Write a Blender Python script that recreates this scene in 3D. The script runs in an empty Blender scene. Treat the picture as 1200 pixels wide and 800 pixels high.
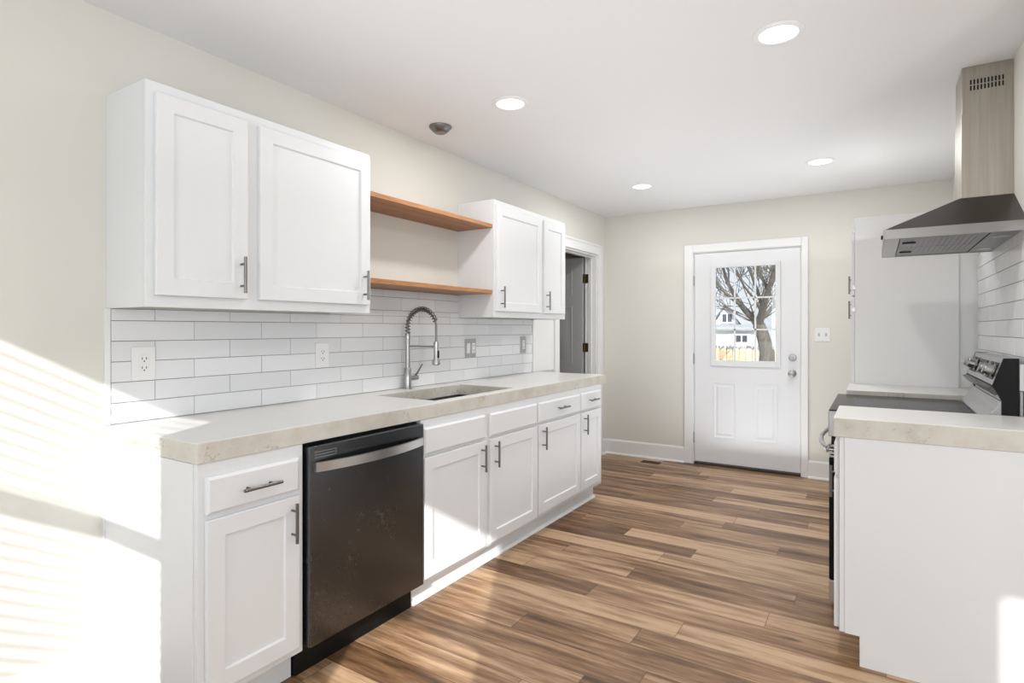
import bpy, math, random
from mathutils import Vector, Matrix
random.seed(7)
R = math.radians
scene = bpy.context.scene
col = scene.collection
H = 2.453          # ceiling height
W = 2.885          # right wall of the kitchen
YB = 5.59          # back wall
YF = -0.70         # window wall behind the camera
XR = 5.60          # far side of the adjoining room

# ------------------------------------------------------------------ camera
cam_data = bpy.data.cameras.new('camera')
cam = bpy.data.objects.new('camera', cam_data)
col.objects.link(cam)
cam.location = (2.3802, 0.0, 1.2892)
cam.rotation_euler = (R(90), 0, 0.5633)
cam_data.sensor_width = 36
cam_data.lens = 673.81 / 1200 * 36
cam_data.shift_y = -(400 - 385.25) / 1200
cam_data.clip_start = 0.02
cam_data.clip_end = 300
scene.camera = cam

# ------------------------------------------------------------------ light and exposure
scene.view_settings.view_transform = 'Standard'
scene.view_settings.look = 'None'
scene.view_settings.gamma = 1
scene.view_settings.use_curve_mapping = False
scene.view_settings.exposure = 0.07
SUN = 6.2
WORLD = 1.0
CAN = 9.0
world = bpy.data.worlds.new('overcast_sky')
scene.world = world
world.use_nodes = True
world.node_tree.nodes['Background'].inputs[0].default_value = (0.86, 0.92, 1.0, 1)
world.node_tree.nodes['Background'].inputs[1].default_value = WORLD
sd = bpy.data.lights.new('sun', 'SUN')
sd.energy = SUN
sd.angle = R(0.6)
sd.color = (1.0, 0.98, 0.955)
so = bpy.data.objects.new('sun', sd)
col.objects.link(so)
so.rotation_euler = Vector((-0.55, 1.0, -0.58)).to_track_quat('-Z', 'Y').to_euler()
so.location = (4, -6, 6)


def area(name, loc, direction, sx, sy, power, color=(1, 1, 1)):
    d = bpy.data.lights.new(name, 'AREA')
    d.shape = 'RECTANGLE'
    d.size, d.size_y = sx, sy
    d.energy = power
    d.color = color
    o = bpy.data.objects.new(name, d)
    col.objects.link(o)
    o.location = loc
    o.rotation_euler = Vector(direction).to_track_quat('-Z', 'Z' if abs(direction[2]) < .9 else 'Y').to_euler()
    return o


DAY = (0.92, 0.965, 1.0)
area('daylight', (1.045, YF + .03, 1.5), (0, 1, -.05), .66, 1.2, 9, DAY)
area('daylight', (2.19, YF + .03, 1.5), (0, 1, -.05), .66, 1.2, 9, DAY)
area('daylight', (4.89, YF + .03, 1.6), (-.2, 1, 0), .68, 1.4, 58, DAY)
area('fill_light', (1.45, 2.6, 1.85), (0, 0, 1), 1.8, 5.8, 13, (.92, .965, 1))  # unseen fill lamp facing up, added to brighten the ceiling
area('fill_light', (1.5, 4.5, .15), (0, 0, 1), .9, 1.9, 9, (.92, .965, 1))  # unseen fill lamp near the floor, added to lift the far lower cabinets
area('fill_light', (1.5, -.6, .6), (0, 1, 0), 2.8, .9, 5, (.92, .965, 1))  # unseen low fill lamp added behind the camera

# ------------------------------------------------------------------ helpers


class MB:
    def __init__(s):
        s.v, s.f, s.off = [], [], (0, 0, 0)

    def quadbox(s, p):
        b = len(s.v)
        s.v += p
        for f in ((0, 3, 2, 1), (4, 5, 6, 7), (0, 1, 5, 4), (1, 2, 6, 5), (2, 3, 7, 6), (3, 0, 4, 7)):
            s.f.append([b + i for i in f])
        return s

    def box(s, x0, x1, y0, y1, z0, z1):
        x0, x1 = sorted((x0, x1)); y0, y1 = sorted((y0, y1)); z0, z1 = sorted((z0, z1))
        return s.quadbox([(x0, y0, z0), (x1, y0, z0), (x1, y1, z0), (x0, y1, z0), (x0, y0, z1), (x1, y0, z1), (x1, y1, z1), (x0, y1, z1)])

    def prism(s, poly, axis, a0, a1):
        """poly: 2-D outline in the two other axes (in x,y,z order); extruded along axis from a0 to a1"""
        n = len(poly)
        b = len(s.v)

        def P(p, a):
            return (a, p[0], p[1]) if axis == 0 else (p[0], a, p[1]) if axis == 1 else (p[0], p[1], a)
        s.v += [P(p, a0) for p in poly] + [P(p, a1) for p in poly]
        s.f.append([b + i for i in range(n)][::-1])
        s.f.append([b + n + i for i in range(n)])
        for i in range(n):
            j = (i + 1) % n
            s.f.append([b + i, b + j, b + n + j, b + n + i])
        return s

    def tube(s, pts, rad, seg=10, cap=True):
        pts = [Vector(p) for p in pts]
        n = len(pts)
        rads = rad if isinstance(rad, (list, tuple)) else [rad] * n
        t0 = (pts[1] - pts[0]).normalized()
        up = Vector((0, 0, 1)) if abs(t0.z) < .9 else Vector((1, 0, 0))
        u = t0.cross(up).normalized()
        b = len(s.v)
        for i, p in enumerate(pts):
            t = (pts[min(i + 1, n - 1)] - pts[max(i - 1, 0)]).normalized()
            u = (u - t * u.dot(t)).normalized()
            w = t.cross(u)
            for k in range(seg):
                a = 2 * math.pi * k / seg
                s.v.append(tuple(p + (u * math.cos(a) + w * math.sin(a)) * rads[i]))
        for i in range(n - 1):
            for k in range(seg):
                k2 = (k + 1) % seg
                s.f.append([b + i * seg + k, b + i * seg + k2, b + (i + 1) * seg + k2, b + (i + 1) * seg + k])
        if cap:
            s.f.append([b + k for k in range(seg)][::-1])
            s.f.append([b + (n - 1) * seg + k for k in range(seg)])
        return s

    def cyl(s, p0, p1, r, seg=20, r1=None):
        return s.tube([p0, p1], [r, r if r1 is None else r1], seg)

    def lathe(s, c, axis, prof, seg=28):
        """prof: (radius, height along axis) from one end to the other; closed with caps"""
        a = Vector(axis).normalized()
        u = a.cross(Vector((0, 0, 1)) if abs(a.z) < .9 else Vector((1, 0, 0))).normalized()
        w = a.cross(u)
        c = Vector(c)
        b = len(s.v)
        for r, h in prof:
            for k in range(seg):
                t = 2 * math.pi * k / seg
                s.v.append(tuple(c + a * h + (u * math.cos(t) + w * math.sin(t)) * r))
        for i in range(len(prof) - 1):
            for k in range(seg):
                k2 = (k + 1) % seg
                s.f.append([b + i * seg + k, b + i * seg + k2, b + (i + 1) * seg + k2, b + (i + 1) * seg + k])
        s.f.append([b + k for k in range(seg)][::-1])
        s.f.append([b + (len(prof) - 1) * seg + k for k in range(seg)])
        return s

    def rings(s, rects, frame):
        """nested rectangles (a0,a1,b0,b1,depth); frame(a,b,d)->xyz. First and last closed."""
        b = len(s.v)
        for (a0, a1, b0, b1, d) in rects:
            for q in ((a0, b0), (a1, b0), (a1, b1), (a0, b1)):
                s.v.append(frame(q[0], q[1], d))
        for i in range(len(rects) - 1):
            for k in range(4):
                k2 = (k + 1) % 4
                s.f.append([b + i * 4 + k, b + i * 4 + k2, b + i * 4 + 4 + k2, b + i * 4 + 4 + k])
        s.f.append([b, b + 3, b + 2, b + 1])
        e = b + (len(rects) - 1) * 4
        s.f.append([e, e + 1, e + 2, e + 3])
        return s

    def build(s, name, mat, parent=None, loc=(0, 0, 0), smooth=None, bevel=0, seg=2, **tags):
        off = Vector(parent.location) if parent is not None else Vector(loc)
        p = parent
        while p is not None and p.parent is not None:
            p = p.parent
            off += Vector(p.location)
        me = bpy.data.meshes.new(name)
        me.from_pydata([tuple(Vector(q) - off) for q in s.v], [], s.f)
        me.validate()
        import bmesh
        bm = bmesh.new(); bm.from_mesh(me)
        bmesh.ops.recalc_face_normals(bm, faces=bm.faces)
        bm.to_mesh(me); bm.free()
        if smooth:
            me.polygons.foreach_set('use_smooth', [True] * len(me.polygons))
            me.set_sharp_from_angle(angle=R(smooth))
        me.materials.append(mat)
        o = bpy.data.objects.new(name, me)
        col.objects.link(o)
        if parent is not None:
            o.parent = parent
        else:
            o.location = loc
        if bevel:
            m = o.modifiers.new('edge', 'BEVEL')
            m.width = bevel; m.segments = seg; m.limit_method = 'ANGLE'; m.angle_limit = R(40)
        for k, v in tags.items():
            o[k] = v
        return o


def thing(name, loc, label, category, group=None):
    o = bpy.data.objects.new(name, None)
    col.objects.link(o)
    o.location = loc
    o.empty_display_size = .1
    o['label'] = label
    o['category'] = category
    if group:
        o['group'] = group
    bpy.context.view_layer.update()
    return o


def copy_thing(src, loc, label, group=None):
    r = src.copy(); col.objects.link(r); r.location = loc; r['label'] = label
    if group:
        r['group'] = group
    for ch in list(src.children):
        c = ch.copy(); col.objects.link(c); c.parent = r
        for g in ch.children:
            d = g.copy(); col.objects.link(d); d.parent = c
    return r


# ------------------------------------------------------------------ materials
def mat(name, color=(.8, .8, .8), rough=.5, metal=0, spec=.5):
    m = bpy.data.materials.new(name)
    m.use_nodes = True
    b = m.node_tree.nodes['Principled BSDF']
    b.inputs['Base Color'].default_value = (*color, 1)
    b.inputs['Roughness'].default_value = rough
    b.inputs['Metallic'].default_value = metal
    b.inputs['Specular IOR Level'].default_value = spec
    return m


def nodes(m):
    return m.node_tree.nodes, m.node_tree.links, m.node_tree.nodes['Principled BSDF']


def coords(m, scale=(1, 1, 1), kind='Object'):
    N, L, b = nodes(m)
    tc = N.new('ShaderNodeTexCoord')
    mp = N.new('ShaderNodeMapping')
    mp.inputs['Scale'].default_value = scale
    L.new(tc.outputs[kind], mp.inputs[0])
    return mp.outputs[0]


def noise(m, vec, scale, detail=4, rough=.5):
    N, L, b = nodes(m)
    n = N.new('ShaderNodeTexNoise')
    n.inputs['Scale'].default_value = scale
    n.inputs['Detail'].default_value = detail
    n.inputs['Roughness'].default_value = rough
    L.new(vec, n.inputs['Vector'])
    return n.outputs['Fac']


def ramp(m, fac, stops):
    N, L, b = nodes(m)
    r = N.new('ShaderNodeValToRGB')
    e = r.color_ramp.elements
    while len(e) < len(stops):
        e.new(.5)
    for i, (p, c) in enumerate(stops):
        e[i].position = p
        e[i].color = (*c, 1) if len(c) == 3 else c
    L.new(fac, r.inputs[0])
    return r.outputs[0]


def bump(m, fac, strength, dist=.002):
    N, L, b = nodes(m)
    n = N.new('ShaderNodeBump')
    n.inputs['Strength'].default_value = strength
    n.inputs['Distance'].default_value = dist
    L.new(fac, n.inputs['Height'])
    L.new(n.outputs[0], b.inputs['Normal'])


def mth(m, op, a, b_=None, c=None):
    N, L, b = nodes(m)
    n = N.new('ShaderNodeMath'); n.operation = op
    for i, v in enumerate((a, b_, c)):
        if v is None:
            continue
        if isinstance(v, (int, float)):
            n.inputs[i].default_value = v
        else:
            L.new(v, n.inputs[i])
    return n.outputs[0]


def mix(m, fac, a, b_, mode='MIX'):
    N, L, b = nodes(m)
    n = N.new('ShaderNodeMix'); n.data_type = 'RGBA'; n.blend_type = mode
    for s, v in ((n.inputs[0], fac), (n.inputs[6], a), (n.inputs[7], b_)):
        if isinstance(v, (int, float)):
            s.default_value = v
        elif isinstance(v, tuple):
            s.default_value = (*v, 1)
        else:
            L.new(v, s)
    return n.outputs[2]


M = {}
M['cab'] = mat('white_cabinet_paint', (.755, .765, .78), .42)
n_ = noise(M['cab'], coords(M['cab'], (1, 1, .15)), 60, 3); bump(M['cab'], n_, .04, .001)
M['trim'] = mat('white_trim_paint', (.80, .80, .80), .4)
M['ceil'] = mat('ceiling_paint', (.80, .80, .81), .9)
M['wall'] = mat('cream_wall_paint', (.70, .685, .635), .85)
n_ = noise(M['wall'], coords(M['wall']), 160, 3); bump(M['wall'], n_, .06, .001)
M['door'] = mat('white_door_paint', (.76, .77, .79), .45)
M['shadedoor'] = mat('shaded_door_paint', (.42, .42, .42), .5)  # hall shade on the open door is put into this grey
M['chrome'] = mat('brushed_nickel', (.42, .415, .41), .28, 1)
M['pull'] = mat('dark_nickel_pull', (.20, .195, .19), .35, 1)
M['steel'] = mat('brushed_stainless', (.46, .46, .465), .30, 1)
v = coords(M['steel'], (1, 1, 90)); n_ = noise(M['steel'], v, 6, 3)
N, L, b = nodes(M['steel']); L.new(ramp(M['steel'], n_, [(0, (.24,) * 3), (1, (.38,) * 3)]), b.inputs['Roughness'])
M['hood'] = mat('hood_stainless', (.55, .52, .47), .34, 1)
v = coords(M['hood'], (25, 25, .6)); n_ = noise(M['hood'], v, 3, 4)
N, L, b = nodes(M['hood']); L.new(ramp(M['hood'], n_, [(.25, (.40, .365, .31)), (.75, (.52, .49, .44))]), b.inputs['Base Color'])
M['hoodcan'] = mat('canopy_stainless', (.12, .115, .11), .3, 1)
M['rim'] = mat('rim_stainless', (.34, .33, .32), .3, 1)
M['mesh'] = mat('filter_aluminium', (.27, .265, .26), .4, 1)
M['black'] = mat('black_plastic', (.006, .006, .006), .45, 0, .25)
M['glass_black'] = mat('black_ceramic_glass', (.012, .012, .013), .12, 0, .02)
M['dw'] = mat('black_stainless', (.22, .205, .19), .3, 1)
v = coords(M['dw'], (1, 1, 1)); n1 = noise(M['dw'], v, 5, 6, .65); n2 = noise(M['dw'], coords(M['dw'], (1, 1, 1)), 45, 6, .8)
N, L, b = nodes(M['dw'])
f_ = mth(M['dw'], 'MULTIPLY', ramp(M['dw'], n1, [(.5, (0,) * 3), (.72, (1,) * 3)]), ramp(M['dw'], n2, [(.52, (0,) * 3), (.7, (1,) * 3)]))
L.new(mix(M['dw'], f_, (.145, .155, .168), (.30, .305, .31)), b.inputs['Base Color'])
L.new(mth(M['dw'], 'MULTIPLY_ADD', f_, .25, .26), b.inputs['Roughness'])
M['grout'] = mat('grey_grout', (.20, .20, .205), .9)
M['tile'] = mat('white_glazed_tile', (.74, .745, .76), .16)
N, L, b = nodes(M['tile'])
g_ = N.new('ShaderNodeNewGeometry')
rc = ramp(M['tile'], g_.outputs['Random Per Island'], [(0, (.70, .705, .72)), (1, (.79, .795, .81))])
L.new(rc, b.inputs['Base Color'])
n_ = noise(M['tile'], coords(M['tile'], (1, .35, 1)), 14, 2); bump(M['tile'], n_, .12, .004)
M['plate'] = mat('white_plastic', (.78, .78, .78), .35)
M['plate_grey'] = mat('nickel_wall_plate', (.42, .42, .42), .35, .6)
M['sink'] = mat('dark_sink_composite', (.016, .015, .014), .45)
M['white_plastic'] = mat('light_trim_ring', (.82, .82, .82), .5)
M['brass'] = mat('aged_bronze', (.16, .11, .06), .4, 1)
M['bronze'] = mat('dark_threshold', (.03, .025, .02), .5)

# concrete worktop
m = M['conc'] = mat('poured_concrete', (.62, .59, .53), .42)
v = coords(m)
n1 = noise(m, v, 2.4, 6, .6); n2 = noise(m, v, 70, 5, .75); n3 = noise(m, v, 9, 4)
gm = noise(m, v, 7, 2)
gN = nodes(m)[0].new('ShaderNodeNewGeometry')
sN = nodes(m)[0].new('ShaderNodeSeparateXYZ'); nodes(m)[1].new(gN.outputs['Normal'], sN.inputs[0])
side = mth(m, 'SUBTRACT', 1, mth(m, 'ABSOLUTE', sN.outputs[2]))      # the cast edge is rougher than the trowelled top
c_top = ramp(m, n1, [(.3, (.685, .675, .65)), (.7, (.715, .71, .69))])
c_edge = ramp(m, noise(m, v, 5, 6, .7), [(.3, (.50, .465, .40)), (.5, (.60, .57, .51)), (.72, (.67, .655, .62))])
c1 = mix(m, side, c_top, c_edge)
pit = ramp(m, mth(m, 'ADD', n2, mth(m, 'MULTIPLY', mth(m, 'SUBTRACT', gm, .5), .8)), [(.30, (.70,) * 3), (.36, (1,) * 3)])
c2 = mix(m, side, c1, mix(m, 1.0, c1, pit, 'MULTIPLY'))
N, L, b = nodes(m)
L.new(c2, b.inputs['Base Color'])
b.inputs['Roughness'].default_value = .3
bump(m, mth(m, 'MULTIPLY', mth(m, 'SUBTRACT', pit, 1), side), .3, .0015)

# oak shelves
m = M['oak'] = mat('oiled_butcher_block', (.5, .25, .1), .45)
v = coords(m)
N, L, b = nodes(m)
sp = N.new('ShaderNodeSeparateXYZ'); L.new(v, sp.inputs[0])
sx = mth(m, 'FLOOR', mth(m, 'MULTIPLY', sp.outputs[0], 24))
wn = N.new('ShaderNodeTexWhiteNoise'); wn.noise_dimensions = '1D'; L.new(sx, wn.inputs['W'])
gr = noise(m, coords(m, (60, 3, 60)), 2.5, 5, .6)
ca = ramp(m, gr, [(.25, (.26, .11, .038)), (.5, (.44, .205, .08)), (.8, (.56, .30, .135))])
cb = ramp(m, wn.outputs['Value'], [(0, (.72, .70, .66)), (1, (1.0, 1.0, 1.0))])
L.new(mix(m, 1.0, ca, cb, 'MULTIPLY'), b.inputs['Base Color'])

# plank floor: planks run along x
m = M['floor'] = mat('walnut_plank_floor', (.3, .18, .1), .33, 0, .35)
N, L, b = nodes(m)
v = coords(m)
sp = N.new('ShaderNodeSeparateXYZ'); L.new(v, sp.inputs[0])
PW, PL = .1465, 1.22
ry = mth(m, 'DIVIDE', mth(m, 'SUBTRACT', sp.outputs[1], 2.54 - .1465 * 40), PW)
row = mth(m, 'FLOOR', ry)
wr = N.new('ShaderNodeTexWhiteNoise'); wr.noise_dimensions = '1D'; L.new(row, wr.inputs['W'])
rx = mth(m, 'ADD', mth(m, 'DIVIDE', sp.outputs[0], PL), mth(m, 'MULTIPLY', wr.outputs['Value'], 7.0))
pc = mth(m, 'FLOOR', rx)
cmb = N.new('ShaderNodeCombineXYZ'); L.new(row, cmb.inputs[0]); L.new(pc, cmb.inputs[1])
wp = N.new('ShaderNodeTexWhiteNoise'); wp.noise_dimensions = '3D'; L.new(cmb.outputs[0], wp.inputs['Vector'])
# grain coordinates, shifted per plank
sc = N.new('ShaderNodeVectorMath'); sc.operation = 'MULTIPLY_ADD'
L.new(v, sc.inputs[0]); sc.inputs[1].default_value = (1.25, 13, 1)
sv = N.new('ShaderNodeVectorMath'); sv.operation = 'SCALE'; sv.inputs['Scale'].default_value = 37
L.new(wp.outputs['Color'], sv.inputs[0]); L.new(sv.outputs[0], sc.inputs[2])
g1 = noise(m, sc.outputs[0], 1.7, 5, .62)
sc2 = N.new('ShaderNodeVectorMath'); sc2.operation = 'MULTIPLY'; L.new(sc.outputs[0], sc2.inputs[0]); sc2.inputs[1].default_value = (2.2, 6, 1)
g2 = noise(m, sc2.outputs[0], 3.0, 4, .7)
tone = mth(m, 'ADD', mth(m, 'MULTIPLY', g1, .95), mth(m, 'ADD', mth(m, 'MULTIPLY', wp.outputs['Value'], .36), mth(m, 'MULTIPLY', g2, .19)))
cw = ramp(m, tone, [(.45, (.066, .033, .016)), (.58, (.148, .077, .037)), (.72, (.275, .158, .085)), (.90, (.50, .335, .205))])
# knots and dark figure
vo = N.new('ShaderNodeTexVoronoi'); vo.feature = 'F1'; vo.inputs['Scale'].default_value = 1.0
sk = N.new('ShaderNodeVectorMath'); sk.operation = 'MULTIPLY_ADD'; L.new(v, sk.inputs[0]); sk.inputs[1].default_value = (1.5, 5.0, 1); L.new(sv.outputs[0], sk.inputs[2])
L.new(sk.outputs[0], vo.inputs['Vector'])
kn = ramp(m, vo.outputs['Distance'], [(.02, (.25,) * 3), (.09, (1,) * 3)])
cw = mix(m, 1.0, cw, kn, 'MULTIPLY')
fy = mth(m, 'FRACT', ry); fx = mth(m, 'FRACT', rx)
ey = mth(m, 'MINIMUM', fy, mth(m, 'SUBTRACT', 1, fy)); ex = mth(m, 'MINIMUM', fx, mth(m, 'SUBTRACT', 1, fx))
gy = mth(m, 'LESS_THAN', ey, .011); gx = mth(m, 'LESS_THAN', ex, .0014)
gap = mth(m, 'MAXIMUM', gy, gx)
L.new(mix(m, mth(m, 'MULTIPLY', gap, .62), cw, (.03, .018, .012)), b.inputs['Base Color'])
L.new(mth(m, 'MULTIPLY_ADD', g2, .25, .24), b.inputs['Roughness'])
bump(m, mth(m, 'SUBTRACT', g2, mth(m, 'MULTIPLY', gap, 1.5)), .10, .002)

# thin window glass
m = M['pane'] = bpy.data.materials.new('window_glass'); m.use_nodes = True
N = m.node_tree.nodes; L = m.node_tree.links; N.clear()
out = N.new('ShaderNodeOutputMaterial'); t = N.new('ShaderNodeBsdfTransparent'); g = N.new('ShaderNodeBsdfGlossy')
g.inputs['Roughness'].default_value = .02; g.inputs['Color'].default_value = (.9, .95, 1, 1)
t.inputs['Color'].default_value = (.97, .98, .98, 1)
mx = N.new('ShaderNodeMixShader'); mx.inputs[0].default_value = .05
L.new(t.outputs[0], mx.inputs[1]); L.new(g.outputs[0], mx.inputs[2]); L.new(mx.outputs[0], out.inputs[0])


def emit(name, color, strength):
    m = bpy.data.materials.new(name); m.use_nodes = True
    N = m.node_tree.nodes; L = m.node_tree.links; N.clear()
    o = N.new('ShaderNodeOutputMaterial'); e = N.new('ShaderNodeEmission')
    e.inputs[0].default_value = (*color, 1); e.inputs[1].default_value = strength
    L.new(e.outputs[0], o.inputs[0])
    return m


M['lamp'] = emit('downlight_lens', (1, .99, .97), 3.0)
M['digits'] = emit('range_display', (.3, .6, .9), .3)

# outdoors
m = M['snow'] = mat('pale_winter_ground', (.62, .60, .55), .9)
m = M['fence'] = mat('pale_new_fence_boards', (.72, .55, .33), .8)
n_ = noise(m, coords(m, (8, 8, .6)), 4, 3); N, L, b = nodes(m)
L.new(ramp(m, n_, [(.3, (.60, .44, .25)), (.7, (.82, .66, .44))]), b.inputs['Base Color'])
m = M['siding'] = mat('white_lap_siding', (.82, .84, .86), .7)
N, L, b = nodes(m); sp = N.new('ShaderNodeSeparateXYZ'); L.new(coords(m), sp.inputs[0])
bump(m, mth(m, 'FRACT', mth(m, 'MULTIPLY', sp.outputs[2], 6)), .5, .02)
M['roof'] = mat('grey_shingles', (.42, .44, .47), .9)
M['darkglass'] = mat('dark_house_window', (.06, .07, .08), .15)
m = M['bark'] = mat('grey_bark', (.16, .14, .12), .95)
n_ = noise(m, coords(m, (6, 6, 1.5)), 5, 5, .7); N, L, b = nodes(m)
L.new(ramp(m, n_, [(.3, (.05, .043, .036)), (.7, (.20, .175, .15))]), b.inputs['Base Color']); bump(m, n_, .6, .03)
M['twig'] = mat('pale_twigs', (.12, .105, .09), .95)
M['hedge'] = mat('bare_hedge', (.22, .24, .25), 1)


# ------------------------------------------------------------------ the room shell
def struct(name, mb, m, parent=None, **kw):
    o = mb.build(name, m, parent, **kw)
    if parent is None:
        o['kind'] = 'structure'
    return o


def wall_grid(mb, axis, t0, t1, a0, a1, z0, z1, holes):
    """wall slab normal to axis (0 or 1) between t0,t1; holes = (a0,a1,z0,z1)"""
    A = sorted({a0, a1, *[h[0] for h in holes], *[h[1] for h in holes]})
    for i in range(len(A) - 1):
        p, q = A[i], A[i + 1]
        hs = sorted([(h[2], h[3]) for h in holes if h[0] < (p + q) / 2 < h[1]])
        z = z0
        segs = []
        for h in hs:
            if h[0] > z:
                segs.append((z, h[0]))
            z = h[1]
        if z < z1:
            segs.append((z, z1))
        for s0, s1 in segs:
            if axis == 0:
                mb.box(t0, t1, p, q, s0, s1)
            else:
                mb.box(p, q, t0, t1, s0, s1)
    return mb


struct('floor', MB().box(-1.9, XR + .12, YF - .12, YB + .12, -.1, 0), M['floor'])
struct('ceiling', MB().box(-1.9, XR + .12, YF - .12, YB + .12, H, H + .1), M['ceil'])
DW0, DW1, DWZ = 4.53, 5.37, 2.035          # side doorway in the left wall
struct('wall_left', wall_grid(MB(), 0, -.12, 0, YF - .12, YB + .12, 0, H, [(DW0, DW1, 0, DWZ)]), M['wall'])
BX0, BX1, BZ = .905, 1.839, 2.017          # back door opening
struct('wall_back', wall_grid(MB(), 1, YB, YB + .12, 0, W + .12, 0, H, [(BX0, BX1, 0, BZ)]), M['wall'])
struct('wall_right', MB().box(W, W + .12, 2.5, YB, 0, H), M['wall'])
struct('wall_divider', MB().box(W + .12, XR, 2.5, 2.62, 0, H), M['wall'])
WIN1 = (.678, 1.412, .875, 2.15)
WIN2 = (1.838, 2.545, .875, 2.15)
WIN3 = (4.53, 5.25, .85, 2.35)
WIN4 = (-.25, 2.05, .55, 2.2)
struct('wall_front', wall_grid(MB(), 1, YF - .12, YF, -.12, XR + .12, 0, H, [WIN1, WIN2, WIN3]), M['wall'])
struct('wall_side', wall_grid(MB(), 0, XR, XR + .12, YF, 2.62, 0, H, [WIN4]), M['wall'])
# the space seen through the side doorway
struct('wall_hall', MB().box(-1.9, -1.78, 3.3, YB + .12, 0, H).box(-1.9, -.12, 3.2, 3.3, 0, H).box(-1.9, -.12, YB + .12, YB + .2, 0, H), M['wall'])

for i, (a0, a1, z0, z1) in enumerate((WIN1, WIN2, WIN3)):
    fr = MB()
    y0, y1 = YF - .085, YF - .045
    f = .045
    fr.box(a0, a0 + f, y0, y1, z0, z1).box(a1 - f, a1, y0, y1, z0, z1)
    fr.box(a0, a1, y0, y1, z0, z0 + f).box(a0, a1, y0, y1, z1 - f, z1)
    zr = 1.575 if i < 2 else 1.6
    fr.box(a0 + f, a1 - f, y0, y1, zr - .030, zr + .030)
    w = struct('window_%d' % (i + 1), fr, M['trim'], bevel=.002)
    MB().box(a0 + f, a1 - f, YF - .067, YF - .063, z0 + f, z1 - f).build('pane', M['pane'], w)
fr = MB()
a0, a1, z0, z1 = WIN4
fr.box(XR + .045, XR + .085, a0, a0 + .05, z0, z1).box(XR + .045, XR + .085, a1 - .05, a1, z0, z1)
fr.box(XR + .045, XR + .085, a0, a1, z0, z0 + .05).box(XR + .045, XR + .085, a0, a1, z1 - .05, z1)
fr.box(XR + .045, XR + .085, .875, .925, z0, z1)
w = struct('window_4', fr, M['trim'], bevel=.002)
MB().box(XR + .063, XR + .067, a0 + .05, a1 - .05, z0 + .05, z1 - .05).build('pane', M['pane'], w)

# window blind in front of window_1: slats tilted open to the sun
bl = thing('window_blind', (1.045, YF, 2.15), 'white horizontal window blind with open slats over the window behind the camera', 'blind')
sl = MB()
z = .90
while z < 2.10:
    a = math.atan(.58) + R(6.2)
    dy, dz = .022 * math.cos(a), -.022 * math.sin(a)
    yc = YF - .022
    th = .0016
    sl.quadbox([(.684, yc - dy, z - dz - th), (1.406, yc - dy, z - dz - th), (1.406, yc + dy, z + dz - th), (.684, yc + dy, z + dz - th),
                (.684, yc - dy, z - dz + th), (1.406, yc - dy, z - dz + th), (1.406, yc + dy, z + dz + th), (.684, yc + dy, z + dz + th)])
    z += .047
sl.build('slats', M['plate'], bl)
MB().box(.684, 1.406, YF - .042, YF - .004, 2.115, 2.148).build('head_rail', M['plate'], bl)

# trims around the openings
cas = MB()
cy0, cy1 = YB - .018, YB
cas.box(.824, .905, cy0, cy1, 0, 2.092).box(1.839, 1.890, cy0, cy1, 0, 2.092).box(.905, 1.839, cy0, cy1, 2.017, 2.092)
struct('trim_1', cas, M['trim'], bevel=.004)
jb = MB().box(BX0, BX0 + .008, YB, YB + .12, 0, BZ).box(BX1 - .008, BX1, YB, YB + .12, 0, BZ).box(BX0, BX1, YB, YB + .12, BZ - .008, BZ)
struct('trim_2', jb, M['trim'])
cas = MB()
cas.prism([(DW1, 0), (5.467, 0), (5.467, 2.138), (4.43, 2.138), (4.43, 0), (DW0, 0), (DW0, DWZ), (DW1, DWZ)], 0, 0, .02)
cas.box(.02, .027, 5.44, 5.462, 0, 2.133).box(.02, .027, 4.435, 4.457, 0, 2.133).box(.02, .027, 4.457, 5.44, 2.111, 2.133)
struct('trim_3', cas, M['trim'], bevel=.003)
jb = MB().box(-.12, 0, DW1 - .016, DW1, 0, DWZ).box(-.12, 0, DW0, DW0 + .016, 0, DWZ).box(-.12, 0, DW0 + .016, DW1 - .016, DWZ - .016, DWZ)
jb.box(-.075, -.045, DW1 - .028, DW1 - .016, 0, DWZ - .028).box(-.075, -.045, DW0 + .016, DW0 + .028, 0, DWZ - .028).box(-.075, -.045, DW0 + .016, DW1 - .016, DWZ - .028, DWZ - .016)
struct('trim_4', jb, M['trim'])
struct('trim_6', MB().box(0, .012, 4.072, 4.428, .938, 1.364), M['trim'])


def baseboard(name, horizontal, a0, a1, pos, sgn):
    t = .014 * sgn
    mb = MB()
    prof = [(pos, 0), (pos + t, 0), (pos + t, .135), (pos + t * .55, .150), (pos, .150)]
    sh = [(pos + t, 0), (pos + t * 1.9, 0), (pos + t * 1.7, .011), (pos + t, .017)]
    for p in (prof, sh):
        if horizontal == 'x':
            mb.prism(p, 0, a0, a1)
        else:
            mb.prism(p, 1, a0, a1)
    return struct(name, mb, M['trim'])


baseboard('baseboard_back', 'x', 0.0, .824, YB, -1)
baseboard('baseboard_back.001', 'x', 1.890, W, YB, -1)
baseboard('baseboard_left', 'y', YF, .978, 0, 1)
baseboard('baseboard_left.001', 'y', 5.467, YB - .02, 0, 1)
baseboard('baseboard_front', 'x', .02, XR, YF, 1)
baseboard('baseboard_right', 'y', YF + .03, 2.5, XR, -1)

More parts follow.
